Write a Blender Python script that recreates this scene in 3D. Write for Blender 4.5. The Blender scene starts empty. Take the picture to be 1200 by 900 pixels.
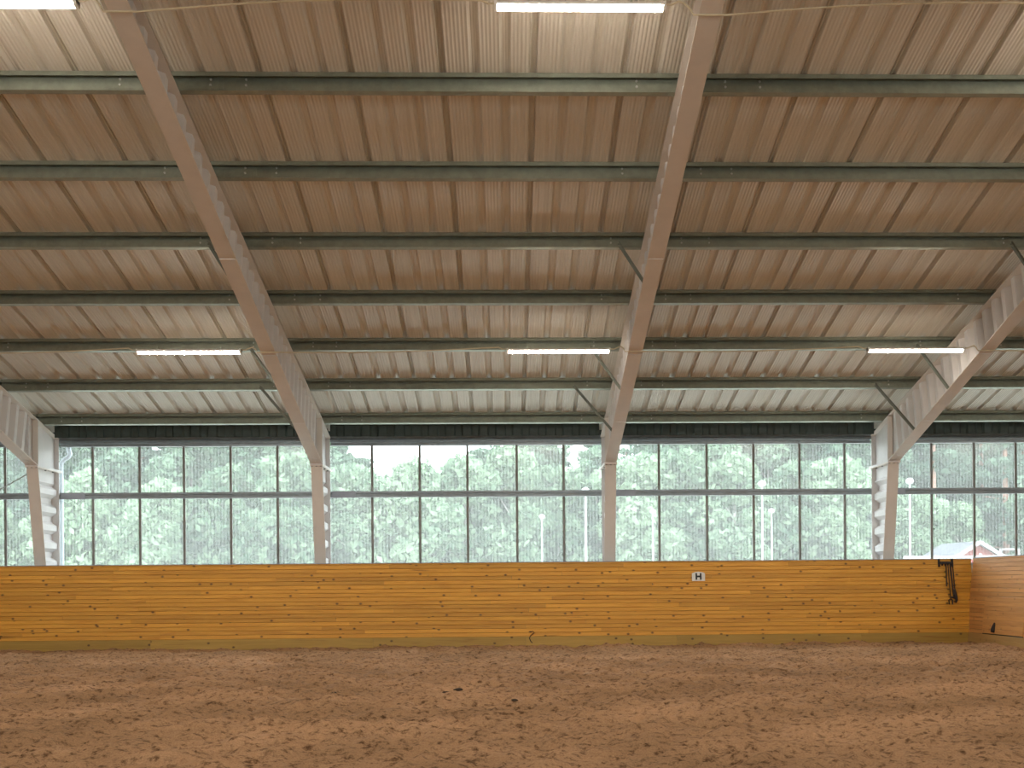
import bpy, bmesh, math, random
import numpy as np
from mathutils import Vector, Matrix, Euler

random.seed(7)
rng = np.random.default_rng(11)
S = bpy.context.scene
COL = S.collection
PI = math.pi

# ------------------------------------------------------------------ camera
YAW, ROLL, DCAM, EYE = 0.0279, -0.0081, 20.77, 1.077
cam_d = bpy.data.cameras.new('camera')
cam = bpy.data.objects.new('camera', cam_d)
COL.objects.link(cam)
cam_d.sensor_fit = 'HORIZONTAL'
cam_d.sensor_width = 36.0
cam_d.lens = 1350.0 / 1200.0 * 36.0
cam_d.shift_x = -33.42 / 1200.0
cam_d.shift_y = 235.0 / 1200.0
cam_d.clip_end = 500
cam.matrix_world = (Matrix.Translation((0, -DCAM, EYE)) @ Matrix.Rotation(-YAW, 4, 'Z')
                    @ Matrix.Rotation(PI / 2, 4, 'X') @ Matrix.Rotation(ROLL, 4, 'Z'))
S.camera = cam

# ------------------------------------------------------------------ overcast sky, exposure
world = bpy.data.worlds.new('overcast_sky')
S.world = world
world.use_nodes = True
bg = world.node_tree.nodes['Background']
bg.inputs['Color'].default_value = (0.91, 0.955, 1.0, 1)
bg.inputs['Strength'].default_value = 5.2
S.view_settings.view_transform = 'Standard'
S.view_settings.look = 'None'
S.view_settings.gamma = 1.0
S.view_settings.use_curve_mapping = False
S.view_settings.exposure = 0.2
S.cycles.use_denoising = True
S.cycles.max_bounces = 10
S.cycles.diffuse_bounces = 6
S.cycles.transparent_max_bounces = 16
S.cycles.sample_clamp_indirect = 6.0
S.cycles.caustics_reflective = False
S.cycles.caustics_refractive = False
TUBE_POWER = 86.0

# ------------------------------------------------------------------ dimensions
T = 0.2301                      # roof pitch (tan)
TH = math.atan(T)
CT, ST = math.cos(TH), math.sin(TH)
ROOF0 = 4.278                   # roof underside height at Y = 0
RIDGE = -11.5
FRAMES = [-13.55, -8.46, -3.42, 1.865, 7.02, 12.2]
XL, XR = -16.4, 15.6            # gable ends
YW = 1.05                       # window plane
PURLIN_A, PURLIN_Y0 = 1.529, 0.30
PD = 0.175                      # purlin depth


def roof_z(y):
    if y < RIDGE:
        y = 2 * RIDGE - y
    return ROOF0 - T * y


# ------------------------------------------------------------------ material helpers
def nodes_of(name):
    m = bpy.data.materials.new(name)
    m.use_nodes = True
    nt = m.node_tree
    b = nt.nodes['Principled BSDF']
    return m, nt, b


def N(nt, kind, **kw):
    n = nt.nodes.new(kind)
    for k, v in kw.items():
        if k.startswith('i_'):
            n.inputs[k[2:].replace('_', ' ')].default_value = v
        else:
            setattr(n, k, v)
    return n


def ramp(nt, stops):
    r = nt.nodes.new('ShaderNodeValToRGB')
    e = r.color_ramp.elements
    while len(e) < len(stops):
        e.new(0.5)
    for q, (p, c) in zip(e, stops):
        q.position = p
        q.color = (*c, 1) if len(c) == 3 else c
    return r


def plain(name, col, rough=0.6, metal=0.0, var=0.08, scale=6.0, bump=0.0, spec=0.4, stretch=None):
    m, nt, b = nodes_of(name)
    L = nt.links
    geo = N(nt, 'ShaderNodeNewGeometry')
    src = geo.outputs['Position']
    if stretch:
        mp = N(nt, 'ShaderNodeMapping')
        mp.inputs['Scale'].default_value = stretch
        L.new(src, mp.inputs['Vector'])
        src = mp.outputs['Vector']
    no = N(nt, 'ShaderNodeTexNoise', i_Scale=scale, i_Detail=6.0, i_Roughness=0.65)
    L.new(src, no.inputs['Vector'])
    lo = tuple(max(0, c * (1 - var)) for c in col)
    hi = tuple(min(1, c * (1 + var)) for c in col)
    r = ramp(nt, [(0.3, lo), (0.7, hi)])
    L.new(no.outputs['Fac'], r.inputs['Fac'])
    L.new(r.outputs['Color'], b.inputs['Base Color'])
    b.inputs['Roughness'].default_value = rough
    b.inputs['Metallic'].default_value = metal
    b.inputs['Specular IOR Level'].default_value = spec
    if bump:
        bp = N(nt, 'ShaderNodeBump', i_Strength=bump, i_Distance=0.01)
        L.new(no.outputs['Fac'], bp.inputs['Height'])
        L.new(bp.outputs['Normal'], b.inputs['Normal'])
    return m


M = {}
M['paint'] = plain('painted_steel', (0.71, 0.655, 0.60), 0.5, 0, 0.05, 3)
M['web'] = plain('painted_web_steel', (0.70, 0.68, 0.675), 0.45, 0, 0.05, 3)
M['galv'] = plain('galvanised_steel', (0.31, 0.34, 0.285), 0.36, 0.65, 0.14, 9)
M['brace'] = plain('olive_brace_steel', (0.15, 0.165, 0.135), 0.55, 0.1, 0.15, 9)
M['galv_rail'] = plain('galvanised_rail', (0.27, 0.30, 0.32), 0.4, 0.4, 0.14, 9)
M['bolt'] = plain('zinc_bolt', (0.62, 0.63, 0.62), 0.35, 0.5, 0.1, 40)
M['dark_bolt'] = plain('dark_bolt', (0.06, 0.05, 0.05), 0.5, 0.4, 0.1, 40)
M['mullion'] = plain('joint_strip', (0.24, 0.23, 0.21), 0.5, 0.1, 0.15, 5)
M['eave'] = plain('dark_green_closure_sheet', (0.045, 0.065, 0.06), 0.55, 0, 0.2, 6)
M['cap'] = plain('blue_grey_cap', (0.33, 0.35, 0.40), 0.5, 0.2, 0.12, 5)
M['white_plastic'] = plain('white_plastic', (0.80, 0.79, 0.76), 0.4, 0, 0.04, 20)
M['black'] = plain('black_print', (0.012, 0.012, 0.013), 0.5, 0, 0.1, 20)
M['leather'] = plain('dark_leather', (0.022, 0.012, 0.010), 0.55, 0, 0.4, 30)
M['iron'] = plain('dark_iron', (0.030, 0.022, 0.020), 0.5, 0.3, 0.4, 30)
M['wire'] = plain('beige_cable', (0.62, 0.54, 0.38), 0.5, 0, 0.05, 10)
M['steel_rod'] = plain('steel_rod', (0.28, 0.28, 0.27), 0.4, 0.5, 0.1, 10)
M['pipe'] = plain('downpipe', (0.50, 0.54, 0.64), 0.4, 0.15, 0.06, 5)
M['clad'] = plain('wall_cladding', (0.55, 0.54, 0.52), 0.6, 0, 0.06, 2)
M['post'] = plain('white_lamp_post', (0.40, 0.41, 0.42), 0.4, 0, 0.03, 5)
M['red'] = plain('falu_red_boards', (0.26, 0.055, 0.045), 0.8, 0, 0.15, 4, stretch=(6, 6, 0.6))
M['trimwhite'] = plain('white_trim', (0.34, 0.34, 0.34), 0.6, 0, 0.04, 5)
M['roofgrey'] = plain('grey_roofing', (0.10, 0.105, 0.12), 0.8, 0, 0.1, 5)
M['clod'] = plain('dark_clod', (0.05, 0.032, 0.02), 0.95, 0, 0.4, 30, bump=0.6)
M['ground'] = plain('pale_gravel', (0.46, 0.47, 0.42), 0.95, 0, 0.18, 0.6, bump=0.3)


def tube_mat():
    m, nt, b = nodes_of('glowing_tube')
    b.inputs['Base Color'].default_value = (0.9, 0.9, 0.88, 1)
    b.inputs['Emission Color'].default_value = (1.0, 0.90, 0.76, 1)
    b.inputs['Emission Strength'].default_value = TUBE_POWER
    return m


M['tube'] = tube_mat()


def roof_mat():
    m, nt, b = nodes_of('coated_roof_sheet')
    L = nt.links
    tc = N(nt, 'ShaderNodeTexCoord')
    oi = N(nt, 'ShaderNodeObjectInfo')
    mp = N(nt, 'ShaderNodeMapping')
    mp.inputs['Scale'].default_value = (22, 0.35, 1)
    L.new(tc.outputs['Object'], mp.inputs['Vector'])
    no = N(nt, 'ShaderNodeTexNoise', noise_dimensions='4D', i_Scale=1.6, i_Detail=5.0)
    L.new(mp.outputs['Vector'], no.inputs['Vector'])
    mu = N(nt, 'ShaderNodeMath', operation='MULTIPLY')
    mu.inputs[1].default_value = 30
    L.new(oi.outputs['Random'], mu.inputs[0])
    L.new(mu.outputs[0], no.inputs['W'])
    r = ramp(nt, [(0.3, (0.63, 0.595, 0.515)), (0.7, (0.75, 0.715, 0.64))])
    L.new(no.outputs['Fac'], r.inputs['Fac'])
    L.new(r.outputs['Color'], b.inputs['Base Color'])
    b.inputs['Roughness'].default_value = 0.42
    b.inputs['Specular IOR Level'].default_value = 0.45
    # fine stiffening grooves rolled into the sheet
    sx = N(nt, 'ShaderNodeSeparateXYZ')
    L.new(tc.outputs['Object'], sx.inputs[0])
    k = N(nt, 'ShaderNodeMath', operation='MULTIPLY')
    k.inputs[1].default_value = 2 * PI / 0.0387
    L.new(sx.outputs['X'], k.inputs[0])
    sn = N(nt, 'ShaderNodeMath', operation='SINE')
    L.new(k.outputs[0], sn.inputs[0])
    bp = N(nt, 'ShaderNodeBump', i_Strength=0.55, i_Distance=0.004)
    L.new(sn.outputs[0], bp.inputs['Height'])
    L.new(bp.outputs['Normal'], b.inputs['Normal'])
    return m


M['roof'] = roof_mat()


def wood_mat(name, c_lo, c_hi, knot=(0.05, 0.02, 0.006), along='X', knots=1.0):
    m, nt, b = nodes_of(name)
    L = nt.links
    geo = N(nt, 'ShaderNodeNewGeometry')
    oi = N(nt, 'ShaderNodeObjectInfo')
    add = N(nt, 'ShaderNodeVectorMath', operation='ADD')
    sc = N(nt, 'ShaderNodeVectorMath', operation='SCALE')
    sc.inputs['Scale'].default_value = 37.0
    cmb = N(nt, 'ShaderNodeCombineXYZ')
    for s in 'XYZ':
        L.new(oi.outputs['Random'], cmb.inputs[s])
    L.new(cmb.outputs[0], sc.inputs[0])
    L.new(geo.outputs['Position'], add.inputs[0])
    L.new(sc.outputs[0], add.inputs[1])
    st = (0.5, 9, 9) if along == 'X' else (9, 0.5, 9)
    mp = N(nt, 'ShaderNodeMapping')
    mp.inputs['Scale'].default_value = st
    L.new(add.outputs[0], mp.inputs['Vector'])
    no = N(nt, 'ShaderNodeTexNoise', i_Scale=2.2, i_Detail=6.0, i_Roughness=0.6, i_Distortion=0.6)
    L.new(mp.outputs['Vector'], no.inputs['Vector'])
    r = ramp(nt, [(0.28, c_lo), (0.72, c_hi)])
    L.new(no.outputs['Fac'], r.inputs['Fac'])
    # board to board tone
    hsv = N(nt, 'ShaderNodeHueSaturation')
    mr = N(nt, 'ShaderNodeMapRange')
    mr.inputs['To Min'].default_value = 0.84
    mr.inputs['To Max'].default_value = 1.10
    L.new(oi.outputs['Random'], mr.inputs['Value'])
    L.new(mr.outputs[0], hsv.inputs['Value'])
    L.new(r.outputs['Color'], hsv.inputs['Color'])
    # dark resin streaks along the grain
    mp3 = N(nt, 'ShaderNodeMapping')
    mp3.inputs['Scale'].default_value = (1.1, 26, 26) if along == 'X' else (26, 1.1, 26)
    L.new(geo.outputs['Position'], mp3.inputs['Vector'])
    ns = N(nt, 'ShaderNodeTexNoise', i_Scale=1.0, i_Detail=3.0, i_Roughness=0.55)
    L.new(mp3.outputs['Vector'], ns.inputs['Vector'])
    rs_ = ramp(nt, [(0.64, (0, 0, 0)), (0.74, (0.6, 0.6, 0.6))])
    L.new(ns.outputs['Fac'], rs_.inputs['Fac'])
    ms_ = N(nt, 'ShaderNodeMix', data_type='RGBA')
    L.new(rs_.outputs['Color'], ms_.inputs[0])
    L.new(hsv.outputs['Color'], ms_.inputs[6])
    ms_.inputs[7].default_value = (0.22, 0.07, 0.012, 1)
    # knots
    tc = N(nt, 'ShaderNodeTexCoord')
    sp = N(nt, 'ShaderNodeSeparateXYZ')
    L.new(tc.outputs['Object'], sp.inputs[0])
    cb2 = N(nt, 'ShaderNodeCombineXYZ')
    L.new(sp.outputs['X'], cb2.inputs['X'])
    L.new(sp.outputs['Z'], cb2.inputs['Y'])
    ad2 = N(nt, 'ShaderNodeVectorMath', operation='ADD')
    L.new(cb2.outputs[0], ad2.inputs[0])
    L.new(sc.outputs[0], ad2.inputs[1])
    mp2 = N(nt, 'ShaderNodeMapping')
    mp2.inputs['Scale'].default_value = (0.75, 1.0, 1.0)
    L.new(ad2.outputs[0], mp2.inputs['Vector'])
    vo = N(nt, 'ShaderNodeTexVoronoi', voronoi_dimensions='2D', i_Scale=3.4, i_Randomness=1.0)
    L.new(mp2.outputs['Vector'], vo.inputs['Vector'])
    kr = ramp(nt, [(0.035, (1, 1, 1)), (0.085, (0, 0, 0))])
    L.new(vo.outputs['Distance'], kr.inputs['Fac'])
    km = N(nt, 'ShaderNodeMath', operation='MULTIPLY')
    km.inputs[1].default_value = 0.85 * knots
    L.new(kr.outputs['Color'], km.inputs[0])
    mx = N(nt, 'ShaderNodeMix', data_type='RGBA')
    L.new(km.outputs[0], mx.inputs[0])
    L.new(ms_.outputs[2], mx.inputs[6])
    mx.inputs[7].default_value = (*knot, 1)
    L.new(mx.outputs[2], b.inputs['Base Color'])
    b.inputs['Roughness'].default_value = 0.45
    b.inputs['Specular IOR Level'].default_value = 0.35
    bp = N(nt, 'ShaderNodeBump', i_Strength=0.12, i_Distance=0.004)
    L.new(no.outputs['Fac'], bp.inputs['Height'])
    L.new(bp.outputs['Normal'], b.inputs['Normal'])
    return m


M['wood'] = wood_mat('varnished_pine', (0.60, 0.27, 0.033), (0.80, 0.41, 0.058))
M['wood_base'] = wood_mat('greenish_base_board', (0.34, 0.20, 0.035), (0.47, 0.29, 0.06))
M['wood_side'] = wood_mat('daylight_tinted_pine', (0.55, 0.27, 0.085), (0.72, 0.39, 0.14), along='Y', knots=0.4)  # daylight on the right wall painted in as a paler, pinker pine
M['wood_side_base'] = wood_mat('dusty_base_board', (0.40, 0.25, 0.09), (0.52, 0.33, 0.13), along='Y', knots=0.4)


def sand_mat():
    m, nt, b = nodes_of('fibre_sand')
    L = nt.links
    geo = N(nt, 'ShaderNodeNewGeometry')
    n1 = N(nt, 'ShaderNodeTexNoise', i_Scale=0.7, i_Detail=4.0)
    n2 = N(nt, 'ShaderNodeTexNoise', i_Scale=14.0, i_Detail=8.0, i_Roughness=0.7)
    n3 = N(nt, 'ShaderNodeTexNoise', i_Scale=75.0, i_Detail=4.0, i_Roughness=0.7)
    for n in (n1, n2, n3):
        L.new(geo.outputs['Position'], n.inputs['Vector'])
    r1 = ramp(nt, [(0.3, (0.31, 0.185, 0.098)), (0.72, (0.53, 0.318, 0.178))])
    L.new(n1.outputs['Fac'], r1.inputs['Fac'])
    r2 = ramp(nt, [(0.36, (0.30, 0.26, 0.22)), (0.49, (1, 1, 1)), (0.75, (1.15, 1.12, 1.08))])  # dark flecks: shade of the clumps painted in, along with damp sand
    L.new(n2.outputs['Fac'], r2.inputs['Fac'])
    mx = N(nt, 'ShaderNodeMix', data_type='RGBA', blend_type='MULTIPLY')
    mx.inputs[0].default_value = 1.0
    L.new(r1.outputs['Color'], mx.inputs[6])
    L.new(r2.outputs['Color'], mx.inputs[7])
    r3 = ramp(nt, [(0.3, (0.72, 0.70, 0.68)), (0.7, (1.2, 1.2, 1.2))])
    L.new(n3.outputs['Fac'], r3.inputs['Fac'])
    mx2 = N(nt, 'ShaderNodeMix', data_type='RGBA', blend_type='MULTIPLY')
    mx2.inputs[0].default_value = 1.0
    L.new(mx.outputs[2], mx2.inputs[6])
    L.new(r3.outputs['Color'], mx2.inputs[7])
    L.new(mx2.outputs[2], b.inputs['Base Color'])
    b.inputs['Roughness'].default_value = 0.95
    b.inputs['Specular IOR Level'].default_value = 0.1
    ad = N(nt, 'ShaderNodeMath', operation='ADD')
    L.new(n2.outputs['Fac'], ad.inputs[0])
    L.new(n3.outputs['Fac'], ad.inputs[1])
    bp = N(nt, 'ShaderNodeBump', i_Strength=0.5, i_Distance=0.02)
    L.new(ad.outputs[0], bp.inputs['Height'])
    L.new(bp.outputs['Normal'], b.inputs['Normal'])
    return m


M['sand'] = sand_mat()


def pane_mat():
    m = bpy.data.materials.new('ribbed_polycarbonate')
    m.use_nodes = True
    nt = m.node_tree
    nt.nodes.remove(nt.nodes['Principled BSDF'])
    L = nt.links
    out = nt.nodes['Material Output']
    geo = N(nt, 'ShaderNodeNewGeometry')
    sx = N(nt, 'ShaderNodeSeparateXYZ')
    L.new(geo.outputs['Position'], sx.inputs[0])
    k = N(nt, 'ShaderNodeMath', operation='MULTIPLY')
    k.inputs[1].default_value = 2 * PI / 0.062
    L.new(sx.outputs['X'], k.inputs[0])
    sn = N(nt, 'ShaderNodeMath', operation='SINE')
    L.new(k.outputs[0], sn.inputs[0])
    mr = N(nt, 'ShaderNodeMapRange')
    mr.inputs['From Min'].default_value = -1
    mr.inputs['To Min'].default_value = 0.05
    mr.inputs['To Max'].default_value = 0.095
    L.new(sn.outputs[0], mr.inputs['Value'])
    tr = N(nt, 'ShaderNodeBsdfTransparent')
    tr.inputs['Color'].default_value = (0.95, 0.985, 0.98, 1)
    tl = N(nt, 'ShaderNodeBsdfTranslucent')
    tl.inputs['Color'].default_value = (0.86, 0.90, 0.88, 1)
    gl = N(nt, 'ShaderNodeBsdfGlossy')
    gl.inputs['Roughness'].default_value = 0.2
    m1 = N(nt, 'ShaderNodeMixShader')
    L.new(mr.outputs[0], m1.inputs[0])
    L.new(tr.outputs[0], m1.inputs[1])
    L.new(tl.outputs[0], m1.inputs[2])
    m2 = N(nt, 'ShaderNodeMixShader')
    m2.inputs[0].default_value = 0.03
    L.new(m1.outputs[0], m2.inputs[1])
    L.new(gl.outputs[0], m2.inputs[2])
    L.new(m2.outputs[0], out.inputs['Surface'])
    return m


M['pane'] = pane_mat()


def leaf_mat(name, lo, hi, trans=0.35):
    m = bpy.data.materials.new(name)
    m.use_nodes = True
    nt = m.node_tree
    nt.nodes.remove(nt.nodes['Principled BSDF'])
    L = nt.links
    out = nt.nodes['Material Output']
    oi = N(nt, 'ShaderNodeObjectInfo')
    geo = N(nt, 'ShaderNodeNewGeometry')
    no = N(nt, 'ShaderNodeTexNoise', i_Scale=1.3, i_Detail=3.0)
    L.new(geo.outputs['Position'], no.inputs['Vector'])
    ad = N(nt, 'ShaderNodeMath', operation='MULTIPLY_ADD')
    ad.inputs[1].default_value = 0.35
    L.new(oi.outputs['Random'], ad.inputs[0])
    L.new(no.outputs['Fac'], ad.inputs[2])
    ad2 = N(nt, 'ShaderNodeMath', operation='MULTIPLY_ADD')
    ad2.inputs[1].default_value = 0.35
    ad2.inputs[2].default_value = -0.3
    L.new(geo.outputs['Random Per Island'], ad2.inputs[0])
    ad3 = N(nt, 'ShaderNodeMath', operation='ADD')
    L.new(ad.outputs[0], ad3.inputs[0])
    L.new(ad2.outputs[0], ad3.inputs[1])
    r = ramp(nt, [(0.2, lo), (0.8, hi)])
    L.new(ad3.outputs[0], r.inputs['Fac'])
    d = N(nt, 'ShaderNodeBsdfDiffuse')
    t = N(nt, 'ShaderNodeBsdfTranslucent')
    L.new(r.outputs['Color'], d.inputs['Color'])
    L.new(r.outputs['Color'], t.inputs['Color'])
    mx = N(nt, 'ShaderNodeMixShader')
    mx.inputs[0].default_value = trans
    L.new(d.outputs[0], mx.inputs[1])
    L.new(t.outputs[0], mx.inputs[2])
    L.new(mx.outputs[0], out.inputs['Surface'])
    return m


M['leaf_pale'] = leaf_mat('pale_leaves', (0.06, 0.125, 0.075), (0.36, 0.47, 0.32))
M['leaf_mid'] = leaf_mat('mid_green_leaves', (0.045, 0.10, 0.07), (0.27, 0.38, 0.26))
M['needle'] = leaf_mat('pine_needles', (0.04, 0.085, 0.06), (0.17, 0.25, 0.175), 0.2)
M['bark'] = plain('grey_bark', (0.33, 0.28, 0.27), 0.9, 0, 0.4, 6)
M['birch'] = plain('birch_bark', (0.68, 0.65, 0.62), 0.8, 0, 0.3, 6)
M['pine_bark'] = plain('red_pine_bark', (0.48, 0.27, 0.21), 0.9, 0, 0.3, 6)

# ------------------------------------------------------------------ object helpers


def tag(o, label=None, cat=None, group=None, kind=None):
    if label:
        o['label'] = label
    if cat:
        o['category'] = cat
    if group:
        o['group'] = group
    if kind:
        o['kind'] = kind
    return o


def empty(name, loc=(0, 0, 0), rot=(0, 0, 0), parent=None):
    o = bpy.data.objects.new(name, None)
    COL.objects.link(o)
    o.location = loc
    o.rotation_euler = rot
    o.empty_display_size = 0.2
    if parent:
        o.parent = parent
    return o


class MB:
    """collects faces; build() links them as one mesh object"""

    def __init__(self):
        self.v, self.f = [], []

    def add(self, vs, fs):
        o = len(self.v)
        self.v += [tuple(p) for p in vs]
        self.f += [tuple(i + o for i in q) for q in fs]
        return self

    def box(self, lo, hi):
        x0, y0, z0 = lo
        x1, y1, z1 = hi
        vs = [(x0, y0, z0), (x1, y0, z0), (x1, y1, z0), (x0, y1, z0),
              (x0, y0, z1), (x1, y0, z1), (x1, y1, z1), (x0, y1, z1)]
        return self.add(vs, [(0, 3, 2, 1), (4, 5, 6, 7), (0, 1, 5, 4), (1, 2, 6, 5), (2, 3, 7, 6), (3, 0, 4, 7)])

    def bar(self, a, b, w, h, up=(0, 0, 1)):
        a, b = Vector(a), Vector(b)
        d = (b - a).normalized()
        s = d.cross(Vector(up))
        if s.length < 1e-5:
            s = d.cross(Vector((1, 0, 0)))
        s.normalize()
        u = s.cross(d)
        s *= w / 2
        u *= h / 2
        vs = [a - s - u, a + s - u, a + s + u, a - s + u, b - s - u, b + s - u, b + s + u, b - s + u]
        return self.add(vs, [(0, 1, 2, 3), (7, 6, 5, 4), (0, 4, 5, 1), (1, 5, 6, 2), (2, 6, 7, 3), (3, 7, 4, 0)])

    def tube(self, pts, r, n=8, caps=True):
        pts = [Vector(p) for p in pts]
        rs = r if isinstance(r, (list, tuple)) else [r] * len(pts)
        rings = []
        ref = None
        for i, p in enumerate(pts):
            d = (pts[min(i + 1, len(pts) - 1)] - pts[max(i - 1, 0)]).normalized()
            if ref is None:
                ref = d.orthogonal().normalized()
            s = (ref - d * ref.dot(d)).normalized()
            ref = s
            t = d.cross(s)
            rings.append([p + (s * math.cos(2 * PI * k / n) + t * math.sin(2 * PI * k / n)) * rs[i] for k in range(n)])
        vs = [q for ring in rings for q in ring]
        fs = []
        for i in range(len(pts) - 1):
            for k in range(n):
                fs.append((i * n + k, i * n + (k + 1) % n, (i + 1) * n + (k + 1) % n, (i + 1) * n + k))
        if caps:
            fs.append(tuple(reversed(range(n))))
            fs.append(tuple(range((len(pts) - 1) * n, len(pts) * n)))
        return self.add(vs, fs)

    def prism(self, poly, axis_fn, a, b):
        """poly: 2D outline; axis_fn(u, v, t) -> 3D; extruded from t=a to t=b"""
        n = len(poly)
        vs = [axis_fn(u, v, a) for u, v in poly] + [axis_fn(u, v, b) for u, v in poly]
        fs = [(i, (i + 1) % n, n + (i + 1) % n, n + i) for i in range(n)]
        fs += [tuple(reversed(range(n))), tuple(range(n, 2 * n))]
        return self.add(vs, fs)

    def mesh(self, name, mat, smooth=False):
        me = bpy.data.meshes.new(name)
        me.from_pydata(self.v, [], self.f)
        bm = bmesh.new()
        bm.from_mesh(me)
        bmesh.ops.recalc_face_normals(bm, faces=bm.faces)
        bm.to_mesh(me)
        bm.free()
        me.materials.append(mat)
        if smooth:
            me.polygons.foreach_set('use_smooth', [True] * len(me.polygons))
        return me

    def build(self, name, mat, parent=None, smooth=False):
        return place(name, self.mesh(name, mat, smooth), parent)


def place(name, me, parent=None, loc=None, rot=None):
    o = bpy.data.objects.new(name, me)
    COL.objects.link(o)
    if parent:
        o.parent = parent
    if loc is not None:
        o.location = loc
    if rot is not None:
        o.rotation_euler = rot
    return o


ORD = ['first', 'second', 'third', 'fourth', 'fifth', 'sixth', 'seventh', 'eighth', 'ninth', 'tenth', 'eleventh', 'twelfth']

# ------------------------------------------------------------------ floor


def vnoise(x, y, seed):
    r = np.random.default_rng(seed)
    n = 256
    g = r.random((n, n))
    xi, yi = np.floor(x).astype(int), np.floor(y).astype(int)
    fx, fy = x - xi, y - yi
    fx = fx * fx * (3 - 2 * fx)
    fy = fy * fy * (3 - 2 * fy)
    a = g[xi % n, yi % n]
    b = g[(xi + 1) % n, yi % n]
    c = g[xi % n, (yi + 1) % n]
    d = g[(xi + 1) % n, (yi + 1) % n]
    return (a * (1 - fx) + b * fx) * (1 - fy) + (c * (1 - fx) + d * fx) * fy


def sand_h(x, y):
    h = 0.050 * (vnoise(x * 1.1, y * 1.1, 1) - 0.5)
    h += 0.040 * (vnoise(x * 3.1 + 9, y * 3.1, 2) - 0.5)
    n = vnoise(x * 5.2, y * 5.2 + 5, 3) * 0.6 + vnoise(x * 10.5 + 3, y * 10.5, 4) * 0.4
    h += 0.10 * np.clip(n - 0.52, 0, 1) ** 0.8 - 0.16 * np.clip(0.42 - n, 0, 1)
    h += 0.026 * (vnoise(x * 21 + 3, y * 21, 5) - 0.5)
    return h - 0.02


def grid_mesh(name, xs, ys, hf, mat):
    X, Y = np.meshgrid(xs, ys, indexing='ij')
    Z = hf(X, Y)
    V = np.stack([X, Y, Z], -1).reshape(-1, 3)
    nx, ny = len(xs), len(ys)
    i = np.arange(nx - 1)[:, None] * ny + np.arange(ny - 1)[None, :]
    Fq = np.stack([i, i + ny, i + ny + 1, i + 1], -1).reshape(-1, 4)
    me = bpy.data.meshes.new(name)
    me.vertices.add(len(V))
    me.vertices.foreach_set('co', V.ravel())
    me.loops.add(Fq.size)
    me.loops.foreach_set('vertex_index', Fq.ravel())
    me.polygons.add(len(Fq))
    me.polygons.foreach_set('loop_start', np.arange(0, Fq.size, 4))
    me.update(calc_edges=True)
    me.materials.append(mat)
    me.polygons.foreach_set('use_smooth', [True] * len(me.polygons))
    return me


xs = np.concatenate([np.arange(-13.6, -9.6, 0.12), np.arange(-9.6, 9.2, 0.036), np.arange(9.2, 15.7, 0.3)])
ys = np.concatenate([np.arange(-24.1, -16.0, 0.25), np.arange(-16.0, -0.05, 0.042), np.arange(0.0, 1.06, 0.25)])
fl = place('floor', grid_mesh('floor', xs, ys, sand_h, M['sand']))
tag(fl, 'brown fibre sand riding floor churned into small clumps', kind='structure')
fl2 = MB().box((XL, -24.1, -0.2), (-13.55, 1.1, -0.03)).build('floor', M['sand'])
tag(fl2, 'strip of brown sand floor beyond the left end of the arena', kind='structure')

# ------------------------------------------------------------------ ground outside
gd = grid_mesh('ground', np.linspace(-70, 90, 60), np.concatenate([[-90, -60, -40, -24.2], np.linspace(1.1, 95, 50)]),
               lambda x, y: -0.25 + 0 * x, M['ground'])
tag(place('ground', gd), 'pale gravel and grass ground outside the hall', kind='structure')

# ------------------------------------------------------------------ roof
roof = empty('ceiling', (0, 0, ROOF0))
tag(roof, 'underside of the profiled steel roof in overlapping sheets', kind='structure')
PITCH = 0.93
FL = PITCH / 3.0
Y_EAVE = 1.35
L_SLOPE = (Y_EAVE - RIDGE) / CT


def sheet_mesh():
    pr = []
    dep, dp2 = 0.052, 0.045
    # seam flute (narrow, steep) then two softer flutes
    pr = [(0.0, dep), (0.034, dep), (0.044, 0.0)]
    for k in (1, 2):
        x = k * FL
        pr += [(x - 0.028, 0.0), (x + 0.002, dp2), (x + 0.052, dp2), (x + 0.082, 0.0)]
    pr += [(PITCH - 0.030, 0.0), (PITCH - 0.022, dep - 0.003), (PITCH + 0.004, dep - 0.003), (PITCH + 0.004, dep - 0.030), (PITCH + 0.009, dep - 0.030),
           (PITCH + 0.009, dep - 0.002), (PITCH + 0.033, dep - 0.002)]
    vs, fs = [], []
    nseg = 6
    for j in range(nseg + 1):
        for (x, z) in pr:
            vs.append((x, -L_SLOPE * j / nseg, z))
    n = len(pr)
    for j in range(nseg):
        for i in range(n - 1):
            fs.append((j * n + i, j * n + i + 1, (j + 1) * n + i + 1, (j + 1) * n + i))
    me = bpy.data.meshes.new('roof_sheet')
    me.from_pydata(vs, [], fs)
    me.materials.append(M['roof'])
    return me


sm = sheet_mesh()
x = 0.312 - 0.02 - PITCH * 18
while x < XR:
    if x > XL - PITCH:
        o = place('roof_sheet', sm, roof, (x, Y_EAVE, -T * Y_EAVE), (-TH, 0, 0))
        o = place('roof_sheet', sm, roof, (x + PITCH, 2 * RIDGE - Y_EAVE, -T * Y_EAVE), (-TH, 0, PI))
    x += PITCH
zr = roof_z(RIDGE) - ROOF0
MB().add([(XL - 1, RIDGE + 0.4, zr - 0.04), (XL - 1, RIDGE, zr + 0.1), (XL - 1, RIDGE - 0.4, zr - 0.04),
          (XR + 1, RIDGE + 0.4, zr - 0.04), (XR + 1, RIDGE, zr + 0.1), (XR + 1, RIDGE - 0.4, zr - 0.04)],
         [(0, 3, 4, 1), (1, 4, 5, 2)]).build('ridge_cap', M['roof'], roof)

# ------------------------------------------------------------------ purlins


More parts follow.
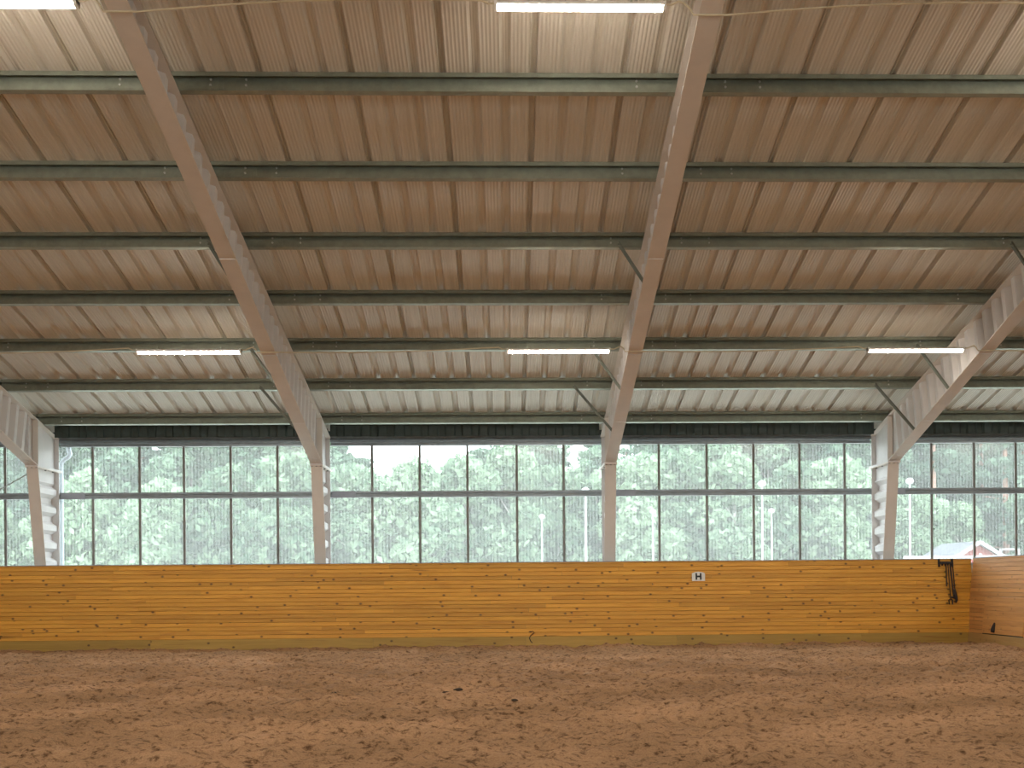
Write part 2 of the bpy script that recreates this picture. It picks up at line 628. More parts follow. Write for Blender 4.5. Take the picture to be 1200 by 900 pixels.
def zprof():
    t, h, w, lp = 0.005, PD, 0.065, 0.05
    # (s, n): s along the slope towards the ridge, n away from the roof (down)
    return [(0, t), (w - t, t), (w - t, lp), (w, lp), (w, 0), (-t / 2, 0), (-t / 2, h - t), (-w + t, h - t), (-w + t, h - lp),
            (-w, h - lp), (-w, h), (t / 2, h), (t / 2, t)]


def pl_pt(y0, mirror=False):
    z0 = roof_z(y0)

    def fn(s, n, t):
        y = y0 - s * CT - n * ST
        z = z0 + s * ST - n * CT
        if mirror:
            y = 2 * RIDGE - y
        return (t, y, z)
    return fn


ROWN = 8
bolt_me = None


def bolt_mesh():
    mb = MB()
    vs = []
    for zz in (0, 0.012):
        for k in range(6):
            vs.append((0.013 * math.cos(k * PI / 3), 0.013 * math.sin(k * PI / 3), zz))
    mb.add(vs, [(5, 4, 3, 2, 1, 0), (6, 7, 8, 9, 10, 11)] + [(k, (k + 1) % 6, 6 + (k + 1) % 6, 6 + k) for k in range(6)])
    return mb.mesh('bolt', M['bolt'])


BOLT = bolt_mesh()
for mir in (False, True):
    for r in range(ROWN):
        y0 = PURLIN_Y0 - r * PURLIN_A
        if y0 < RIDGE + 0.2:
            continue
        z0 = roof_z(y0)
        fn = pl_pt(y0, mir)
        yy = 2 * RIDGE - y0 if mir else y0
        root = empty('roof_purlin', (0, yy, z0 - PD))
        side = 'above the opposite wall behind the camera' if mir else 'above the windows'
        tag(root, 'galvanised roof purlin, %s row up from the eave %s' % (ORD[r], side), 'roof beam', 'roof purlins')
        inv = Vector((0, -yy, -(z0 - PD)))
        ends = [XL] + FRAMES[1:-1] + [XR]
        for i in range(len(ends) - 1):
            a, b = ends[i] + 0.006, ends[i + 1] - 0.006
            mb = MB()
            f2 = (lambda f: (lambda s, n, t: tuple(Vector(f(s, n, t)) + inv)))(fn)
            mb.prism(zprof(), f2, a, b)
            mb.build('purlin_length', M['galv'], root)
        # overlap sleeves and bolts at the frames in view
        if not mir and r < 8:
            for i, fx in enumerate(FRAMES[1:-1]):
                mb = MB()
                mb.prism([(0.004, 0.012), (0.008, 0.012), (0.008, PD - 0.012), (0.004, PD - 0.012)], f2, fx - 0.62, fx + 0.55)
                mb.build('overlap_sleeve', M['galv'], root)
                for bx in (fx - 0.50, fx + 0.42, fx + 0.78):
                    for n in (0.055, 0.12):
                        p = f2(0.008, n, bx)
                        o = place('bolt', BOLT, root, p, (PI / 2 - TH + 0.0, 0, 0))

# ------------------------------------------------------------------ portal frames
FW = 0.205          # flange width
TOP0 = ROOF0 - PD / CT - 0.004   # top of rafter at Y = 0
KNEE = 3.255


TB = 0.285         # pitch of the tapered rafter's bottom flange


def rafter_bot(y):
    base = KNEE + 0.02 - TB * y
    if y > -1.75:
        base -= 0.02 * (1 - (-y) / 1.75)
    return base


def frame(fx, idx):
    root = empty('portal_frame', (fx, 0.7, 0))
    tag(root, 'pale painted steel portal frame with corrugated web, %s from the left' % ['leftmost beyond the picture edge', 'first in view', 'second in view', 'third in view', 'fourth in view', 'rightmost beyond the picture edge'][idx]
        if idx in (1, 2, 3, 4) else 'pale painted steel portal frame beyond the %s picture edge' % ('left' if idx == 0 else 'right'), 'steel frame', 'steel portal frames')

    for mir in (False, True):
        def W(x, y, z):
            yy = 2 * RIDGE - y if mir else y
            return (x, yy - 0.7, z)

        def plate(mb, line, w, t, up):
            """ribbon of width w along a polyline in the frame plane, thickness t towards 'up' (y,z)"""
            n = len(line)
            vs = []
            for (y, z) in line:
                for sx in (-1, 1):
                    for k in (0, 1):
                        vs.append(W(sx * w / 2, y + up[0] * t * k, z + up[1] * t * k))
            fs = []
            for i in range(n - 1):
                o, p = 4 * i, 4 * i + 4
                fs += [(o, p, p + 1, o + 1), (o + 2, o + 3, p + 3, p + 2), (o, o + 2, p + 2, p), (o + 1, p + 1, p + 3, o + 3)]
            fs += [(0, 1, 3, 2), (4 * n - 4, 4 * n - 2, 4 * n - 1, 4 * n - 3)]
            mb.add(vs, fs)

        # --- column
        ci = lambda z: 0.60 - 0.60 * z / KNEE      # inner flange Y at height z
        amp, per = 0.045, 0.33
        prof = [(0.0, -1), (0.3, -1), (0.5, 1), (0.8, 1)]

        def wave(a, b):
            pts = []
            k = math.floor(a / per)
            while k * per < b:
                for (q, sgn) in prof:
                    s = (k + q) * per
                    if a < s < b:
                        pts.append((s, sgn * amp))
                k += 1
            return [(a, 0)] + pts + [(b, 0)]
        mb = MB()
        w = wave(0.02, KNEE - 0.24)
        vs, fs = [], []
        for (z, dx) in w:
            vs += [W(dx, ci(z), z), W(dx, 0.985, z)]
        for i in range(len(w) - 1):
            fs.append((2 * i, 2 * i + 1, 2 * i + 3, 2 * i + 2))
        mb.add(vs, fs)
        col = mb.build('column', M['web'], root)
        m2 = MB()
        plate(m2, [(ci(0), 0), (ci(KNEE), KNEE)], FW, 0.014, (-1, 0))
        m2.build('inner_flange', M['paint'], col)
        m2 = MB()
        plate(m2, [(0.985, 0), (0.985, TOP0 - T * 0.985)], FW * 0.85, 0.014, (1, 0))
        m2.build('outer_flange', M['web'], col)
        # flat end of the column web
        m2 = MB()
        m2.box(*[tuple(map(f_, zip(*[W(-0.006, ci(KNEE - 0.24), KNEE - 0.24), W(0.006, 0.985, KNEE)]))) for f_ in (min, max)])
        m2.build('end_web', M['web'], col)
        # --- splice plates
        pl = MB()
        pl.box(*[tuple(map(f_, zip(*[W(-FW / 2 - 0.012, -0.045, KNEE), W(FW / 2 + 0.012, 1.06, KNEE + 0.022)]))) for f_ in (min, max)])
        spl = pl.build('splice_plate', M['web'], root)
        pl = MB()
        pl.box(*[tuple(map(f_, zip(*[W(-FW / 2 - 0.012, -0.045, KNEE - 0.022), W(FW / 2 + 0.012, 1.06, KNEE - 0.001)]))) for f_ in (min, max)])
        pl.build('splice_plate', M['paint'], root)
        if not mir:
            for sx in (-0.08, 0.0, 0.08):
                o = place('splice_bolt', BOLT, spl, W(sx, -0.06 + 0.03, KNEE - 0.028), (0, 0, 0))
                o.data = BOLT_D
            for yb in (0.38, 0.72):
                for sx in (-0.08, 0.08):
                    o = place('splice_bolt', BOLT_D, spl, W(sx, yb, KNEE - 0.045), (0, 0, 0))
        # --- knee panel
        kp = MB()
        z1 = KNEE + 0.022
        poly = [(0.0, z1), (0.985, z1), (0.985, TOP0 - T * 0.985), (0.0, TOP0)]
        kp.prism(poly, lambda y, z, t: W(t, y, z), -0.006, 0.006)
        knee = kp.build('knee_panel', M['web'], root)
        st = MB()
        st.prism([(0.0, z1), (0.016, z1), (0.016, TOP0 - 0.01), (0.0, TOP0)], lambda y, z, t: W(t, y, z), -FW / 2, FW / 2)
        st.build('stiffener', M['paint'], knee)
        # --- rafter
        top = lambda y: TOP0 - T * y
        mb = MB()
        Ls = 11.5 / CT
        w = wave(0.26, Ls)
        vs, fs = [], []
        w = [(0.0, 0.0), (0.02, 0.0)] + w
        for (s, dx) in w:
            yb = -s * CT
            zb = rafter_bot(yb)
            # perpendicular from bottom point to top line
            h = (top(yb) - zb) * CT
            yt, zt = yb + h * ST, zb + h * CT
            if s < 0.27:
                yt, zt = yb, top(yb)
            if yt < RIDGE:
                yt = RIDGE
            vs += [W(dx, max(yb, RIDGE), zb), W(dx, min(yt, 0.0), zt if yt < 0 else top(0))]
        for i in range(len(w) - 1):
            fs.append((2 * i, 2 * i + 1, 2 * i + 3, 2 * i + 2))
        mb.add(vs, fs)
        raf = mb.build('rafter', M['web'], root)
        m2 = MB()
        pts = [(y, rafter_bot(y)) for y in (-0.0, -1.75, -5.0, RIDGE)]
        plate(m2, [(0.0, KNEE + 0.023)] + pts[1:], FW, 0.014, (-ST, -CT))
        m2.build('bottom_flange', M['paint'], raf)
        m2 = MB()
        plate(m2, [(0.985, top(0.985)), (RIDGE, top(RIDGE))], FW, 0.012, (-ST * 0, -1))
        m2.build('top_flange', M['paint'], raf)
        if not mir:
            for ys_ in (-1.75, -4.05, -6.5):
                m2 = MB()
                zc = rafter_bot(ys_)
                m2.bar(W(-FW / 2, ys_, zc - 0.017), W(FW / 2, ys_, zc - 0.017), 0.012, 0.006)
                m2.build('flange_splice_weld', M['web'], raf)
            # fly braces from purlins to the bottom flange
            for r_, out in ((1, 0.73), (2, 0.56), (4, 0.40)):
                y0 = PURLIN_Y0 - r_ * PURLIN_A
                yp = y0 - 0.02
                zt_ = roof_z(y0) - 0.10
                yb = y0 - 0.10
                b = MB()
                a_ = W(-out, yp - 0.04, zt_)
                e_ = W(-FW / 2 + 0.03, yb, rafter_bot(yb) + 0.03)
                b.bar(a_, e_, 0.045, 0.005)
                b.bar(Vector(a_) + Vector((0, 0.022, -0.02)), Vector(e_) + Vector((0, 0.022, -0.02)), 0.005, 0.045)
                b.build('fly_brace', M['brace'], root)
    return root


BOLT_D = BOLT.copy()
BOLT_D.name = 'dark_bolt'
BOLT_D.materials.clear()
BOLT_D.materials.append(M['dark_bolt'])
BOLT_D.transform(Matrix.Scale(1.3, 4))
for i, fx in enumerate(FRAMES):
    frame(fx, i)

# ------------------------------------------------------------------ window wall (both long sides)
MULL = [-14.6, -13.7, -12.85, -12.0, -11.15, -10.28, -9.415, -8.62, -7.788, -6.916, -6.09, -5.215, -4.337, -3.45, -2.56, -1.661, -0.759, 0.177, 1.066, 1.96,
        2.884, 3.797, 4.694, 5.578, 6.447, 7.29, 8.125, 8.951, 9.761, 10.6, 11.45, 12.3, 13.15, 14.0, 14.85]
ZS, ZRAIL, ZH = 1.40, 2.80, 3.735      # sill, rail centre, head


def window_wall(mir):
    def W(x, y, z):
        return (x, 2 * RIDGE - y if mir else y, z)

    def bx(mb, lo, hi):
        p, q = W(*lo), W(*hi)
        return mb.box(tuple(map(min, zip(p, q))), tuple(map(max, zip(p, q))))

    name = 'wall_front' if mir else 'wall_back'
    base = bx(MB(), (XL, YW - 0.02, -0.25), (XR, YW + 0.12, ZS)).build(name, M['clad'])
    tag(base, 'steel clad lower wall %s' % ('behind the camera' if mir else 'behind the kick boards below the windows'), kind='structure')
    # eave beam with shaped face, closure sheet above
    e = MB()
    prof = [(YW + 0.1, ZH - 0.01), (YW - 0.02, ZH - 0.01), (YW - 0.02, ZH + 0.035), (YW - 0.07, ZH + 0.05), (YW - 0.07, ZH + 0.095),
            (YW - 0.05, ZH + 0.105), (YW - 0.07, ZH + 0.115), (YW - 0.07, ZH + 0.165), (YW + 0.1, ZH + 0.165)]
    ends = [XL] + FRAMES + [XR]
    beam = empty('trim_2' if mir else 'trim_1', W(0, YW, ZH))
    tag(beam, 'grey eave beam above the windows %s' % ('behind the camera' if mir else 'along the back wall'), kind='structure')
    inv = -Vector(W(0, YW, ZH))
    for i in range(len(ends) - 1):
        mb = MB()
        a = ends[i] + (0.095 if i else 0)
        b = ends[i + 1] - (0.095 if i < len(ends) - 2 else 0)
        mb.prism(prof, lambda y, z, t: tuple(Vector(W(t, y, z)) + inv), a, b)
        mb.build('eave_beam_length', M['galv_rail'], beam)
    # corrugated closure strip between beam and roof
    yc = YW - 0.42
    z0, z1 = 3.845, roof_z(yc) + 0.0
    for i in range(len(ends) - 1):
        a = ends[i] + (0.15 if i else 0)
        b = ends[i + 1] - (0.15 if i < len(ends) - 2 else 0)
        nn = max(1, round((b - a) / 0.31))
        st_ = (b - a) / nn
        vs, fs = [], []
        for k in range(nn):
            for q, d in ((0, 0), (0.32, 0), (0.44, 0.03), (0.76, 0.03), (0.88, 0)):
                vs += [W(a + (k + q) * st_, yc + d, z0), W(a + (k + q) * st_, yc + d, z1)]
        vs += [W(b, yc, z0), W(b, yc, z1)]
        for k in range(len(vs) // 2 - 1):
            fs.append((2 * k, 2 * k + 1, 2 * k + 3, 2 * k + 2))
        MB().add([Vector(v) + inv for v in vs], fs).build('closure_sheet', M['eave'], beam)
    # outer closure between the beam and the roof
    p0, p1 = W(XL, YW + 0.1, ZH + 0.1), W(XR, YW + 0.12, roof_z(YW) + 0.06)
    mb = MB().box(tuple(Vector(map(min, zip(p0, p1))) + inv), tuple(Vector(map(max, zip(p0, p1))) + inv))
    mb.build('closure_board', M['eave'], beam)

    edges = [XL] + FRAMES[1:-1] + [XR]
    for i in range(len(edges) - 1):
        a, b = edges[i], edges[i + 1]
        n = i + 1 + (5 if mir else 0)
        root = empty('window_%d' % n, W((a + b) / 2, YW, ZS))
        inv_ = -Vector(W((a + b) / 2, YW, ZS))
        tag(root, ('ribbed clear plastic window band behind the camera, bay %d' % (i + 1)) if mir else
            'ribbed clear plastic window band in the %s bay from the left' % ORD[i], kind='structure')

        def bx2(mb, lo, hi):
            p, q = Vector(W(*lo)) + inv_, Vector(W(*hi)) + inv_
            return mb.box(tuple(map(min, zip(p, q))), tuple(map(max, zip(p, q))))
        ms = [m for m in MULL if a + 0.05 < m < b - 0.05]
        cuts = [a] + ms + [b]
        for j in range(len(cuts) - 1):
            for (zl, zh) in ((ZS, ZRAIL), (ZRAIL, ZH)):
                bx2(MB(), (cuts[j] + 0.001, YW + 0.06, zl), (cuts[j + 1] - 0.001, YW + 0.0615, zh)).build('pane', M['pane'], root)
        for m_ in ms:
            bx2(MB(), (m_ - 0.022, YW + 0.045, ZS), (m_ + 0.022, YW + 0.075, ZH)).build('joint_strip', M['mullion'], root)
        rl = MB()
        zc = ZRAIL
        rp = [(YW + 0.05, zc - 0.055), (YW - 0.05, zc - 0.055), (YW - 0.05, zc - 0.015), (YW - 0.035, zc - 0.005), (YW - 0.035, zc + 0.012),
              (YW - 0.05, zc + 0.022), (YW - 0.05, zc + 0.06), (YW + 0.05, zc + 0.06)]
        rl.prism(rp, lambda y, z, t: tuple(Vector(W(t, y, z)) + inv_), a, b)
        rail = rl.build('wall_rail', M['galv_rail'], root)
        bx2(MB(), (a + 0.12, YW - 0.058, zc - 0.06), (a + 0.56, YW - 0.0505, zc + 0.064)).build('rail_sleeve', M['cap'], rail)
        bx2(MB(), (a, YW - 0.03, ZS - 0.02), (b, YW + 0.1, ZS + 0.03)).build('sill', M['cap'], root)


window_wall(False)
window_wall(True)

# ------------------------------------------------------------------ gable ends


def gable(xx, sgn, name, label):
    mb = MB()
    vs, fs = [], []
    ys_ = [1.1 - k * 0.25 for k in range(int((1.1 - (2 * RIDGE - 1.1)) / 0.25) + 1)] + [2 * RIDGE - 1.1]
    for k, y in enumerate(ys_):
        d = 0.03 * (k % 2)
        vs += [(xx + d * sgn, y, -0.25), (xx + d * sgn, y, roof_z(y) + 0.06)]
    for k in range(len(ys_) - 1):
        fs.append((2 * k, 2 * k + 1, 2 * k + 3, 2 * k + 2))
    mb.add(vs, fs)
    return tag(mb.build(name, M['clad']), label, kind='structure')


gable(XL, -1, 'wall_left', 'profiled steel gable wall at the left end of the hall')
gable(XR, 1, 'wall_right', 'profiled steel gable wall at the right end of the hall')

# ------------------------------------------------------------------ kick walls of horizontal boards
KZ = 1.482
LEAN = math.atan2(0.25, KZ)
KH = KZ / math.cos(LEAN)
BASE_H = 0.155
ROWS = 18
BH = (KH - BASE_H - 0.035) / ROWS


def board_mesh(length, h, t, mat, name='board'):
    """board along +x, height +z, front face towards -y, chamfered front edges"""
    c = 0.004
    g = 0.0018
    prof = [(0, g), (-t + c, g), (-t, g + c), (-t, h - g - c), (-t + c, h - g), (0, h - g)]
    return MB().prism(prof, lambda y, z, x_: (x_, y, z), 0.0015, length - 0.0015).mesh(name, mat)


BOARD_CACHE = {}


def board(length, h, t, mat, key):
    L_ = round(length, 2)
    k = (L_, key)
    if k not in BOARD_CACHE:
        BOARD_CACHE[k] = board_mesh(L_, h, t, mat)
    return BOARD_CACHE[k]


def plank_wall(root, total, seed, mat, base_mat, lengths=(2.4, 3.0, 3.6, 4.2, 4.8)):
    """lays boards in the root's local frame: x along, z up the leaning face"""
    rr = random.Random(seed)
    for r in range(ROWS):
        x0 = 0.0
        first = True
        while x0 < total - 0.01:
            L_ = rr.choice(lengths) * (rr.choice((0.35, 0.6, 0.85)) if first else 1)
            L_ = min(round(L_, 2), round(total - x0, 2))
            if total - x0 - L_ < 0.5:
                L_ = round(total - x0, 2)
            place('board', board(L_, BH, 0.022 + 0.0015 * rr.random(), mat, mat.name), root, (x0, -0.0015 * rr.random(), BASE_H + r * BH))
            x0 += L_
            first = False
    x0 = 0.0
    while x0 < total - 0.01:
        L_ = min(rr.choice((2.7, 3.3, 3.9)), round(total - x0, 2))
        if total - x0 - L_ < 0.5:
            L_ = round(total - x0, 2)
        place('base_board', board(L_, BASE_H + 0.12, 0.045, base_mat, base_mat.name), root, (x0, 0, -0.12))
        x0 += L_
    MB().box((0, 0.0, -0.1), (total, 0.03, KH - 0.03)).build('backing_panel', M['eave'], root)
    MB().box((0, -0.028, KH - 0.035), (total, 0.075, KH - 0.012)).build('top_rail', mat, root)
    MB().box((-0.005, -0.036, KH - 0.012), (total + 0.005, 0.09, KH)).build('cap_strip', M['cap'], root)


X0B, X1B = -13.5, 8.27
kb = empty('kick_wall', (X0B, -0.3, 0), (-LEAN, 0, 0))
tag(kb, 'long orange varnished pine kick wall of horizontal boards along the window side', 'kick wall')
plank_wall(kb, X1B - X0B + 0.13, 3, M['wood'], M['wood_base'])

# right-hand kick wall: runs towards the camera, face towards -X
kr = empty('kick_wall', (8.27, 0.0, 0), (0, 0, 0))
kr.matrix_world = Matrix.Translation((8.27, -0.18, 0)) @ Matrix.Rotation(-PI / 2, 4, 'Z') @ Matrix.Rotation(-LEAN * 0.62, 4, 'X')
tag(kr, 'pine kick wall turning the corner at the right edge, daylight painted into its paler colour', 'kick wall')
plank_wall(kr, 22.2, 5, M['wood_side'], M['wood_side_base'], lengths=(3.6, 4.2, 4.8))
# low gate panel in that wall
gate = empty('door_1')
gate.matrix_world = kr.matrix_world.copy()
tag(gate, 'low boarded gate panel in the right kick wall with a dark latch', kind='structure')
GX0, GX1, GZ0, GZ1 = 0.72, 2.3, 0.17, 0.80
nb = 8
for k in range(nb):
    h = (GZ1 - GZ0) / nb
    place('board', board(GX1 - GX0, h, 0.014, M['wood_side'], 'gate'), gate, (GX0, -0.0265, GZ0 + k * h))
MB().box((GX0, -0.03, GZ0 - 0.02), (GX1, -0.022, GZ0)).build('bottom_gap_shade', M['black'], gate)  # solid black strip painting in the shade of the gap below the boards
lt = MB()
lt.tube([(1.20, -0.055, 0.20), (1.205, -0.06, 0.24), (1.215, -0.06, 0.30), (1.235, -0.055, 0.36)], [0.035, 0.04, 0.026, 0.012], 8)
lt.box((1.17, -0.052, 0.19), (1.24, -0.04, 0.33))
lt.build('latch', M['iron'], gate)

# unseen kick walls (left end and behind the camera)
kl = MB().box((-13.62, -23.0, 0), (-13.5, -0.2, KZ)).build('kick_wall', M['wood_side'])
tag(kl, 'pine kick wall at the left end of the arena outside the picture', 'kick wall')
kf = MB().box((-13.5, -23.0, 0), (8.3, -22.9, 1.2)).build('kick_wall', M['wood'])
tag(kf, 'pine kick wall along the side behind the camera', 'kick wall')

# ------------------------------------------------------------------ letter sign
def on_kick(x, z, off=0.0):
    """point on the face of the back kick wall at world x and slant height z"""
    p = Matrix.Translation((0, -0.3, 0)) @ Matrix.Rotation(-LEAN, 4, 'X') @ Vector((x, -0.0235 - off, z))
    return p


sg = empty('letter_sign')
sg.matrix_world = Matrix.Translation(on_kick(3.42, 1.212)) @ Matrix.Rotation(-LEAN, 4, 'X')
tag(sg, 'small white arched plate with a black letter H on the kick wall', 'sign')
w2, h2 = 0.118, 0.083
outl = [(-w2, -h2), (w2, -h2)] + [(w2 * math.cos(a) if abs(math.cos(a)) < 1 else w2, 0) for a in []]
arc = [(w2, h2 * 0.62), (w2 * 0.8, h2 * 0.8), (w2 * 0.4, h2 * 0.97), (0, h2 * 1.03), (-w2 * 0.4, h2 * 0.97), (-w2 * 0.8, h2 * 0.8), (-w2, h2 * 0.62)]
MB().prism([(-w2, -h2), (w2, -h2)] + arc, lambda u, v, t: (u, -t, v), 0.0, 0.012).build('plate', M['white_plastic'], sg)
H = MB()
H.box((-0.054, -0.015, -0.062), (-0.024, -0.0125, 0.060))
H.box((0.024, -0.015, -0.062), (0.054, -0.0125, 0.060))
H.box((-0.024, -0.015, -0.018), (0.024, -0.0125, 0.014))
H.build('letter', M['black'], sg)

# ------------------------------------------------------------------ hook rack with hanging straps
rk = empty('hook_rack')
rk.matrix_world = Matrix.Translation(on_kick(7.915, 0)) @ Matrix.Rotation(-LEAN, 4, 'X')
tag(rk, 'dark iron hook rack fixed near the top right of the kick wall', 'hook rack')
MB().box((-0.13, -0.022, KH - 0.095), (0.135, -0.002, KH - 0.055)).build('bar', M['iron'], rk)
for xx in (-0.128, 0.115):
    MB().box((xx, -0.034, KH - 0.15), (xx + 0.03, -0.002, KH - 0.012)).build('bracket', M['iron'], rk)
for k, xx in enumerate((-0.075, -0.02, 0.03, 0.08)):
    MB().tube([(xx, -0.02, KH - 0.08), (xx, -0.05, KH - 0.11), (xx, -0.065, KH - 0.135), (xx, -0.085, KH - 0.115), (xx, -0.09, KH - 0.095)], 0.010, 6).build('hook', M['iron'], rk)
straps = [(-0.005, -0.012, 0.40, 0.011, 'shortest dark strap hanging at the left of the hook rack'),
          (0.03, 0.045, 0.63, 0.008, 'thin dark strap with forked end hanging under the hook rack'),
          (0.07, 0.105, 0.60, 0.014, 'thickest dark strap hanging under the hook rack'),
          (0.115, 0.135, 0.62, 0.010, 'rightmost dark strap with a lumpy buckle end under the hook rack')]
for k, (xa, xb, ln, rad, lab) in enumerate(straps):
    st = empty('hanging_strap')
    st.matrix_world = Matrix.Translation(on_kick(7.915, 0)) @ Matrix.Rotation(-LEAN, 4, 'X')
    tag(st, lab, 'strap', 'straps on the hook rack')
    zt = KH - 0.115
    pts = [(xa, -0.07, zt), (xa + (xb - xa) * 0.3, -0.06, zt - ln * 0.3), (xa + (xb - xa) * 0.7, -0.05, zt - ln * 0.7), (xb, -0.045, zt - ln)]
    MB().tube(pts, rad, 6).build('strap', M['leather'], st)
    if k == 1:
        for dx in (-0.035, 0.03):
            MB().tube([(xb, -0.045, zt - ln), (xb + dx, -0.045, zt - ln - 0.02), (xb + dx * 0.9, -0.045, zt - ln - 0.1)], 0.012, 6).build('end_fork', M['leather'], st)
    if k == 3:
        MB().tube([(xb - 0.01, -0.05, zt - ln + 0.16), (xb, -0.055, zt - ln + 0.05), (xb + 0.015, -0.05, zt - ln - 0.03), (xb, -0.05, zt - ln - 0.08)], [0.02, 0.032, 0.026, 0.014], 8).build('buckle', M['leather'], st)
    if k == 2:
        MB().tube([(xb - 0.05, -0.05, zt - ln - 0.0), (xb, -0.055, zt - ln - 0.01), (xb + 0.03, -0.05, zt - ln - 0.03)], 0.016, 6).build('buckle', M['leather'], st)

# small dark cord at the foot of the kick wall
cd = MB()
p = [on_kick(0.385, 0.235, 0.012), on_kick(0.43, 0.245, 0.012), on_kick(0.455, 0.22, 0.012), on_kick(0.39, 0.17, 0.03), on_kick(0.365, 0.12, 0.03), on_kick(0.39, 0.06, 0.035), on_kick(0.42, 0.035, 0.035)]
cd.tube(p, 0.007, 6)
tag(cd.build('cord', M['leather']), 'short dark curled cord at the foot of the kick wall', 'cord')

# ------------------------------------------------------------------ fluorescent lights and their cables


def light(xa, xb, y, z, label):
    root = empty('batten_light', ((xa + xb) / 2, y, z))
    tag(root, label, 'light', 'fluorescent batten lights')
    h = (xb - xa) / 2
    MB().prism([(-0.052, 0.04), (-0.035, 0.055), (0.035, 0.055), (0.052, 0.04), (0.052, 0.02), (-0.052, 0.02)], lambda yy, zz, t: (t, yy, zz), -h, h).build('housing', M['white_plastic'], root)
    n = 10
    arc = [(0.05 * math.cos(PI + PI * k / n), 0.02 + 0.032 * math.sin(PI + PI * k / n)) for k in range(n + 1)]
    MB().prism(arc, lambda yy, zz, t: (t, yy, zz), -h + 0.025, h - 0.025).build('diffuser', M['tube'], root)
    for s in (-1, 1):
        MB().prism([(-0.053, 0.055), (0.053, 0.055), (0.053, 0.01), (0.03, -0.014), (-0.03, -0.014), (-0.053, 0.01)], lambda yy, zz, t: (t, yy, zz),
                   min(s * h, s * (h - 0.025)), max(s * h, s * (h - 0.025))).build('end_cap', M['white_plastic'], root)
    for xx in (-h * 0.6, h * 0.6):
        MB().bar((xx, 0.0, 0.055), (xx, 0.0, 0.09), 0.02, 0.02, (0, 1, 0)).build('hanger', M['galv'], root)


yB, zB = -4.16, 4.425
rowB = [(-10.60, -9.08, 'left beyond the picture'), (-5.28, -3.79, 'lower row, left of the second frame'), (0.0, 1.50, 'lower row, left of the third frame'),
        (5.24, 6.66, 'lower row, in front of the fourth frame'), (10.4, 11.9, 'right beyond the picture')]
yA, zA = -10.40, 6.26
rowA = [(-10.6, -9.05, 'upper row far left beyond the picture'), (-5.33, -3.79, 'upper row at the top left corner'), (-0.085, 1.46, 'upper row at the top centre'),
        (5.2, 6.75, 'upper row right beyond the picture'), (10.3, 11.85, 'upper row far right beyond the picture')]
for k in range(5):
    a, b, w_ = rowB[k]
    light(a, b, yB, zB, 'lit white fluorescent batten light, ' + w_)
    light(a, b, 2 * RIDGE - yB, zB, 'lit white fluorescent batten light behind the camera, %s along its low row' % ORD[k])
    a, b, w_ = rowA[k]
    light(a, b, yA, zA, 'lit white fluorescent batten light, ' + w_)
    light(a, b, 2 * RIDGE - yA, zA, 'lit white fluorescent batten light behind the camera, %s along its high row' % ORD[k])


def run_cable(row, y, z, tag_):
    zw = z + 0.075
    for i in range(len(row) - 1):
        a, b = row[i][1], row[i + 1][0]
        fx = next(f_ for f_ in FRAMES if a < f_ < b)
        pts = [(a - 0.005, y, z + 0.05), (a + 0.05, y, z + 0.045), (a + 0.12, y, z + 0.075)]
        zf = rafter_bot(y) - 0.024
        for t in (0.35, 0.7):
            pts.append((a + 0.12 + (fx - 0.15 - a - 0.12) * t, y, zw + (zf - zw) * t + 0.03))
        pts += [(fx - 0.15, y, zf), (fx, y, zf), (fx + 0.15, y, zf)]
        n = 6
        for k in range(1, n):
            t = k / n
            pts.append((fx + 0.15 + (b - 0.12 - fx - 0.15) * t, y, zf + (zw - zf) * t + (0.05 if z > 5 else -0.03) * math.sin(PI * t)))
        pts += [(b - 0.12, y, z + 0.075), (b - 0.05, y, z + 0.045), (b + 0.005, y, z + 0.05)]
        tag(MB().tube(pts, 0.009, 6).build('power_cable', M['wire']), 'thin beige power cable between the %s and %s %s lights' % (ORD[i], ORD[i + 1], tag_), 'cable', 'light cables')


run_cable(rowB, yB, zB, 'lower row')
run_cable(rowA, yA, zA, 'upper row')

# ------------------------------------------------------------------ downpipe and bracing outside / in the wall plane
dp = MB().tube([(-8.315, 1.32, 3.80), (-8.312, 1.32, 3.70), (-8.285, 1.31, 3.62), (-8.31, 1.29, 3.56), (-8.40, 1.27, 3.50), (-8.435, 1.26, 3.43), (-8.437, 1.26, 3.2), (-8.437, 1.26, 1.0), (-8.437, 1.26, -0.25)],
               0.042, 10).build('downpipe', M['pipe'], smooth=True)
tag(dp, 'pale blue-grey rainwater downpipe outside beside the leftmost column', 'downpipe')
br = MB().tube([(-8.50, 0.25, 3.23), (-13.4, 0.55, 0.55)], 0.011, 8).build('bracing_rod', M['steel_rod'])
tag(br, 'thin diagonal steel bracing rod left of the leftmost column', 'rod')

# ------------------------------------------------------------------ clods on the sand


def clod(x, y, r, label):
    bm = bmesh.new()
    bmesh.ops.create_icosphere(bm, subdivisions=2, radius=r)
    rr = random.Random(int(x * 1000))
    for v in bm.verts:
        v.co *= 0.75 + 0.5 * rr.random()
        v.co.z *= 0.42
        v.co.x *= 1.3
    me = bpy.data.meshes.new('clod')
    bm.to_mesh(me)
    bm.free()
    me.materials.append(M['clod'])
    o = place('clod', me, None, (x, y, float(sand_h(np.array([x]), np.array([y]))[0]) + r * 0.35 + 0.012))
    tag(o, label, 'clod', 'dark clods on the sand')


clod(-0.635, -9.05, 0.042, 'larger left one of two dark clods side by side on the sand')
clod(-0.525, -8.93, 0.036, 'right one of two dark clods side by side on the sand')
clod(0.05, -9.75, 0.024, 'lone dark clod on the sand right of the clod pair')
clod(-1.75, -9.2, 0.018, 'small dark clod on the sand left of the clod pair')

